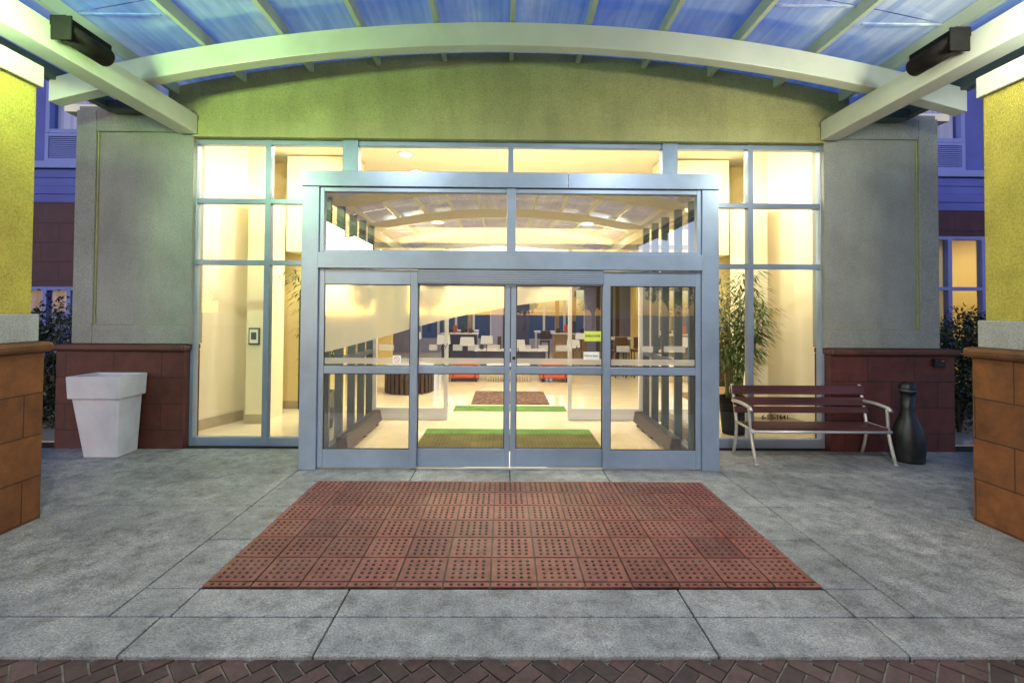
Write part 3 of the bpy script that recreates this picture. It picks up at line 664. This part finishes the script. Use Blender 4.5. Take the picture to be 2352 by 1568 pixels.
# ------------------------------------------------------------------ canopy
C=thing('entrance_canopy',(0,5.2,4.0),"cream steel canopy with arched beams and translucent roof",'canopy')
YB=-13
for ya in(5.2,2.0,-1.2,-4.4,-7.6,-10.8):
    bm=bmesh.new(); n=40; W=5.13; hh=.26
    xs=[-W+2*W*i/n for i in range(n+1)]
    a=lambda x:4.735-x*x/KR
    lo=[];hi=[];lo2=[];hi2=[]
    for x in xs:
        lo.append(bm.verts.new((x,ya,a(x)))); hi.append(bm.verts.new((x,ya,a(x)+hh)))
        lo2.append(bm.verts.new((x,ya+.15,a(x)))); hi2.append(bm.verts.new((x,ya+.15,a(x)+hh)))
    for i in range(n):
        bm.faces.new((lo[i],lo[i+1],hi[i+1],hi[i])); bm.faces.new((lo2[i+1],lo2[i],hi2[i],hi2[i+1]))
        bm.faces.new((lo2[i],lo2[i+1],lo[i+1],lo[i])); bm.faces.new((hi[i],hi[i+1],hi2[i+1],hi2[i]))
    bm.faces.new((lo[0],hi[0],hi2[0],lo2[0])); bm.faces.new((lo[-1],lo2[-1],hi2[-1],hi[-1]))
    part('arched_beam',bm,'steel_cream',C,bevel=.008)
for s in(-1,1):
    x0,x1=sorted((s*4.02,s*4.25))
    boxes('longitudinal_beam',[(x0,x1,YB,6.02,4.0,4.245)],'steel_cream',C,bevel=.01)
    x0,x1=sorted((s*5.05,s*5.17))
    boxes('edge_beam',[(x0,x1,YB,6.9,roofz(5.11)-.17,roofz(5.11)-.03)],'steel_dark',C,bevel=.005)
    x0,x1=sorted((s*4.30,s*5.04))
    boxes('wall_strut',[(x0,x1,5.85,6.02,4.24,4.36)],'steel_dark',C,bevel=.005)
P_=.86
for k in range(-5,6):
    x=k*P_; z=roofz(x)
    boxes('roof_rib',[(x-.027,x+.027,YB,6.045,z-.138,z)],'rib',C,bevel=.004)
edges=[-5.2]+[k*P_ for k in range(-5,6)]+[5.2]
for a,b in zip(edges,edges[1:]):
    bm=bmesh.new()
    za,zb=roofz(a)+.004,roofz(b)+.004
    y=YB
    while y<6.0:
        y2=y+1.6
        if y2>5.5: y2=6.9
        lo=[bm.verts.new(c) for c in((a,y+.006,za),(b,y+.006,zb),(b,y2-.006,zb),(a,y2-.006,za))]
        bm.faces.new(lo[::-1])
        zc=min(za,zb)
        if y>YB: box(bm,a+.03,b-.03,y-.014,y+.014,zc-.016,zc-.003)
        y=y2
    part('roof_panel',bm,'panel',C,recalc=False)

def column(s,y0,y1,lab):
    f=lambda a,b:tuple(sorted((s*a,s*b)))
    o=thing('canopy_column',(s*4.6,(y0+y1)/2,0),lab,'column',"canopy columns")
    a,b=f(3.96,5.2); boxes('column_base',[(a,b,y0,y1,-.1,1.388)],'orange_block',o,bevel=.006)
    a,b=f(3.915,5.25); boxes('base_cap',[(a,b,y0-.05,y1+.05,1.39,1.478)],'orange_cap',o,bevel=.03)
    a,b=f(3.985,5.18); boxes('column_band',[(a,b,y0+.025,y1-.025,1.48,1.71)],'band_stucco',o,bevel=.008)
    a,b=f(4.02,5.14); boxes('column_shaft',[(a,b,y0+.06,y1-.06,1.708,3.62)],'yellow_stucco',o,bevel=.008)
    a,b=f(3.99,5.17); boxes('column_capital',[(a,b,y0+.03,y1-.03,3.622,3.80)],'steel_cream',o,bevel=.008)
    a,b=f(4.08,4.2); boxes('steel_post',[(a,b,(y0+y1)/2-.3,(y0+y1)/2-.18,3.8,4.0)],'steel_cream',o)
column(-1,2.8,4.02,"yellow stucco column on orange block base"); column(1,2.8,4.02,"yellow stucco column on orange block base")
column(-1,-9,-7.8,"yellow stucco column on orange block base"); column(1,-9,-7.8,"yellow stucco column on orange block base")

for s in(-1,1):
    o=thing('loudspeaker',(s*3.88,4.25,4.1),"black cylindrical loudspeaker fixed to the cream beam",'loudspeaker',"loudspeakers under the canopy")
    bm=bmesh.new()
    n=20; A=[];B=[]; r_=.086; cxs=s*3.91
    for k in range(n):
        t=2*math.pi*k/n
        A.append(bm.verts.new((cxs+r_*math.cos(t),4.06,4.16+r_*math.sin(t)))); B.append(bm.verts.new((cxs+r_*math.cos(t),4.5,4.16+r_*math.sin(t))))
    bm.faces.new(A); bm.faces.new(B[::-1])
    for k in range(n):
        f=bm.faces.new((A[k],B[k],B[(k+1)%n],A[(k+1)%n])); f.smooth=True
    part('speaker_grille',bm,'speaker_grille',o)
    x0,x1=sorted((s*3.87,s*4.015))
    boxes('speaker_housing',[(x0,x1,4.04,4.52,4.20,4.29)],'matt_black',o,bevel=.01)
    x0,x1=sorted((s*3.82,s*4.0))
    boxes('end_plate',[(x0,x1,4.035,4.053,4.07,4.28)],'matt_black',o,bevel=.008)

# ------------------------------------------------------------------ planter
o=thing('planter',(-4.78,5.78,0),"white tapered square planter beside the maroon wall",'planter')
bm=bmesh.new()
cx,cy=-4.84,5.77
frustum(bm,(cx-.18,cx+.21,cy-.15,cy+.17,.0),(cx-.30,cx+.25,cy-.19,cy+.175,.70)); part('planter_body',bm,'planter',o,bevel=.012)
bm=bmesh.new()
A=[(cx-.33,cy-.215),(cx+.275,cy-.215),(cx+.275,cy+.2),(cx-.33,cy+.2)]
B=[(cx-.345,cy-.225),(cx+.285,cy-.225),(cx+.285,cy+.205),(cx-.345,cy+.205)]
I=[(cx-.30,cy-.18),(cx+.24,cy-.18),(cx+.24,cy+.165),(cx-.30,cy+.165)]
lo=[bm.verts.new((x,y,.70)) for x,y in A]; hi=[bm.verts.new((x,y,.96)) for x,y in B]; ih=[bm.verts.new((x,y,.96)) for x,y in I]; il=[bm.verts.new((x,y,.72)) for x,y in I]
for k in range(4):
    q=(k+1)%4
    bm.faces.new((lo[k],lo[q],hi[q],hi[k])); bm.faces.new((hi[k],hi[q],ih[q],ih[k])); bm.faces.new((ih[k],ih[q],il[q],il[k]))
bm.faces.new(lo); bm.faces.new(il)
part('planter_rim',bm,'planter',o,bevel=.008)
boxes('planter_soil',[(cx-.295,cx+.235,cy-.175,cy+.16,.73,.88)],'soil',o)

# ------------------------------------------------------------------ bench
o=thing('park_bench',(3.7,5.7,0),"dark red slatted bench with pale metal frame",'bench')
XL,XR=2.83,4.46
for x in(XL,XR):
    bm=bmesh.new()
    tube(bm,bez((x+.04,5.46,0),(x,5.50,.25),(x,5.52,.40),5),.019,8)
    tube(bm,bez((x,5.52,.40),(x-.02,5.50,.55),(x-.03,5.50,.66),5),.017,8)
    tube(bm,bez((x,5.93,0),(x,5.82,.3),(x,5.86,.45),5)+bez((x,5.86,.45),(x,5.90,.65),(x,5.97,.86),5)[1:],.019,8)
    tube(bm,[(x,5.50,.395),(x,5.86,.41)],.017,8)
    tube(bm,bez((x-.01,5.92,.66),(x-.03,5.7,.69),(x-.03,5.47,.655),6)+[(x-.03,5.44,.62)],.021,8)
    tube(bm,[(x+.04,5.46,0.0),(x+.04,5.46,.012)],.026,10)
    part('side_frame',bm,'bench_steel',o)
bm=bmesh.new()
tube(bm,[(XL-.02,5.49,.375),(XR+.02,5.49,.375)],.018,8)
part('seat_rail',bm,'bench_steel',o)
boxes('seat',[(XL+.03,XR-.03,5.475+.095*k,5.475+.095*k+.08,.396,.420) for k in range(4)],'bench_wood',o,bevel=.006)
bm=bmesh.new()
for k,(z,h) in enumerate(((.520,.078),(.61,.10),(.74,.11))):
    vs=box(bm,XL-.02,XR+.02,-.013,.013,0,h); y=5.865+(z-.5)*.26
    bmesh.ops.rotate(bm,verts=vs,matrix=Matrix.Rotation(-.24,3,'X')); bmesh.ops.translate(bm,verts=vs,vec=(0,y-.02,z))
part('backrest',bm,'bench_wood',o,bevel=.006)

x,y=4.80,5.64
o=thing('cigarette_receptacle',(x,y,0),"black bottle shaped cigarette receptacle on the pavement",'ashtray')
bm=bmesh.new(); lathe(bm,[(.16,0),(.165,.02),(.160,.06),(.168,.12),(.172,.24),(.16,.33),(.135,.42),(.10,.50),(.076,.56),(.068,.62),(.068,.80)],x,y,36); part('receptacle_body',bm,'black',o)
bm=bmesh.new(); lathe(bm,[(.070,.802),(.083,.81),(.088,.86),(.084,.90),(.07,.925),(.04,.945)],x,y,36); part('receptacle_cap',bm,'black',o)
bm=bmesh.new(); lathe(bm,[(.0895,.835),(.0895,.85)],x,y,36); part('cap_ring',bm,'alu_dark',o)

def shrub(x,y,rx,ry,h,seed,lab):
    rnd=random.Random(seed); o=thing('shrub',(x,y,0),lab,'shrub',"shrubs beside the hotel wall")
    bm=bmesh.new()
    for k in range(7):
        a=rnd.uniform(0,6.28); tube(bm,bez((x,y,-.02),(x+.1*math.cos(a),y+.1*math.sin(a),h*.4),(x+rx*.6*math.cos(a),y+ry*.6*math.sin(a),h*rnd.uniform(.5,.9)),5),.018,6,.004)
    part('stem',bm,'bark',o)
    bm=bmesh.new()
    cl=[(x+rnd.uniform(-1,1)*rx*.7,y+rnd.uniform(-1,1)*ry*.6,h*rnd.uniform(.12,.92),rnd.uniform(.16,.34)) for _ in range(38)]
    for (a,b,c,r) in cl:
        for q in range(130):
            d=Vector((rnd.gauss(0,1),rnd.gauss(0,1),rnd.gauss(0,1))).normalized()*r*rnd.uniform(.5,1.1)
            p=Vector((a,b,c))+d; 
            if p.z<.02: continue
            u=Vector((rnd.gauss(0,1),rnd.gauss(0,1),rnd.gauss(0,1))).normalized(); w=u.cross(d).normalized(); s_=rnd.uniform(.02,.04)
            bm.faces.new([bm.verts.new(v) for v in(p-u*s_,p+w*s_*.5,p+u*s_,p-w*s_*.5)])
    part('foliage',bm,'shrub_leaf',o,recalc=False)
shrub(-6.75,7.1,.6,.5,1.9,1,"dark green leafy shrub beside the maroon wall")
shrub(-7.7,7.2,.6,.5,1.5,2,"dark green leafy shrub beside the maroon wall")
shrub(6.75,7.0,.55,.5,1.65,3,"dark green leafy shrub beside the lit window")
shrub(7.6,7.2,.6,.5,1.9,4,"dark green leafy shrub beside the lit window")
# street trees across the driveway, mirrored in the entrance glass
def tree(x,y,h,seed):
    rnd=random.Random(seed); o=thing('street_tree',(x,y,-.16),"leafy tree standing across the driveway",'tree',"trees across the driveway")
    bm=bmesh.new(); tube(bm,[(x,y,-.2),(x+.05,y,h*.25),(x,y+.05,h*.6)],.2,10,.08)
    for k in range(7):
        a=rnd.uniform(0,6.28); tube(bm,bez((x,y,h*.3),(x+h*.1*math.cos(a),y+h*.1*math.sin(a),h*.5),(x+h*.25*math.cos(a),y+h*.25*math.sin(a),h*rnd.uniform(.55,.85)),4),.07,6,.02)
    part('trunk',bm,'bark',o)
    bm=bmesh.new()
    for _ in range(26):
        a=rnd.uniform(0,6.28); rr=rnd.uniform(0,.3)*h; c=Vector((x+rr*math.cos(a),y+rr*math.sin(a),h*rnd.uniform(.38,.95))); r=rnd.uniform(.08,.15)*h
        for q in range(60):
            d=Vector((rnd.gauss(0,1),rnd.gauss(0,1),rnd.gauss(0,1))).normalized()*r*rnd.uniform(.4,1.1)
            u=Vector((rnd.gauss(0,1),rnd.gauss(0,1),rnd.gauss(0,1))).normalized(); w=u.cross(d).normalized(); s_=rnd.uniform(.12,.24); p=c+d
            bm.faces.new([bm.verts.new(v) for v in(p-u*s_,p+w*s_*.5,p+u*s_,p-w*s_*.5)])
    part('crown',bm,'shrub_leaf',o,recalc=False)
for k,(x,y,h) in enumerate(((-17,-26,7),(-12,-30,5.5),(-23,-28,6.5),(-7,-33,5),(8,-32,5),(14,-29,6),(20,-27,7),(2,-36,4.5))): tree(x,y,h,50+k)

# ------------------------------------------------------------------ light
w=bpy.data.worlds.new("World"); S.world=w; w.use_nodes=True; t=w.node_tree
bg=t.nodes['Background']; sk=t.nodes.new('ShaderNodeTexSky'); sk.sky_type='NISHITA'; sk.sun_disc=False
sk.sun_elevation=math.radians(4); sk.sun_rotation=math.radians(200)
tint=t.nodes.new('ShaderNodeMix'); tint.data_type='RGBA'; tint.blend_type='MULTIPLY'; tint.inputs[0].default_value=1
t.links.new(sk.outputs[0],tint.inputs[6]); tint.inputs[7].default_value=(.60,.74,1.40,1)
t.links.new(tint.outputs[2],bg.inputs[0]); bg.inputs[1].default_value=.40
sd=bpy.data.lights.new('sun','SUN'); sd.energy=.25; sd.angle=math.radians(12); sd.color=(1,.86,.8)
so=bpy.data.objects.new('sun',sd); COL.objects.link(so); so.rotation_euler=(math.radians(80),0,math.radians(-20))
def area(name,loc,tgt,sx,sy,power,col):
    l=bpy.data.lights.new(name,'AREA'); l.shape='RECTANGLE'; l.size=sx; l.size_y=sy; l.energy=power; l.color=col
    o=bpy.data.objects.new(name,l); COL.objects.link(o); o.location=loc
    d=Vector(tgt)-Vector(loc); o.rotation_euler=d.to_track_quat('-Z','Y').to_euler(); return o
WARM=(1,.86,.62)
area('lobby_panel_light',(.05,8.2,4.39),(.05,8.2,0),2.0,.8,210,WARM)
area('lobby_front_light',(0,9.8,4.38),(0,9.8,0),5,1.4,200,WARM)
for s in(-1,1):
    area('bay_light',(s*3.3,6.55,4.38),(s*4.0,7.4,0),1.2,.3,72,WARM)
    area('bay_light',(s*3.0,7.0,4.2),(s*4.2,7.6,.4),.4,.4,42,WARM)
    area('bay_light',(s*3.25,8.2,2.74),(s*3.5,8.3,0),.8,.3,14,WARM)  # added lamp without a fixture, lifts the dark recess below the soffit
area('lobby_rear_light',(0,15.5,2.93),(0,15.5,0),7,6,400,(1,.90,.74))
area('vestibule_light',(0,6.5,3.10),(0,6.5,0),1.6,.4,75,WARM)
area('wing_room_light',(7.6,9.5,3.28),(7.6,9.5,0),1.5,1,85,(1,.8,.45))
area('canopy_uplight',(-3.7,3.0,3.85),(-2.6,5.8,4.75),.3,.2,95,(.62,1,.40))
area('canopy_uplight',(3.7,3.0,3.85),(2.2,5.6,4.9),.3,.2,55,(1,1,.80))
area('canopy_uplight',(-4.75,3.3,3.9),(-4.4,5.4,4.8),.2,.2,14,(.8,1,.9))
area('canopy_uplight',(4.75,3.3,3.9),(4.4,5.4,4.8),.2,.2,14,(.9,1,.95))
area('canopy_uplight',(-3.9,-5,3.9),(0,-6,5.0),.4,.4,280,(1,.84,.52))
area('canopy_uplight',(3.9,-5,3.9),(0,-6,5.0),.4,.4,280,(1,.84,.52))
area('canopy_fill_light',(-1.9,1.4,4.72),(-2.1,3.2,0),.25,.25,112,(.97,.99,1))  # added fill pair without fixtures, brightens the concrete and column faces
area('canopy_fill_light',(1.9,1.4,4.72),(2.1,3.2,0),.25,.25,112,(.97,.99,1))

# ------------------------------------------------------------------ camera
cd=bpy.data.cameras.new('camera'); cam=bpy.data.objects.new('camera',cd); COL.objects.link(cam)
cd.sensor_width=36; cd.lens=16.52; cd.clip_end=1000; cd.clip_start=.05
cd.shift_x=.0038; cd.shift_y=-.0381
cam.matrix_world=Matrix.Translation((-.08,0,1.758))@Matrix.Rotation(math.radians(-.55),4,'Z')@Matrix.Rotation(math.radians(90+1.1),4,'X')@Matrix.Rotation(math.radians(.4),4,'Z')
S.camera=cam
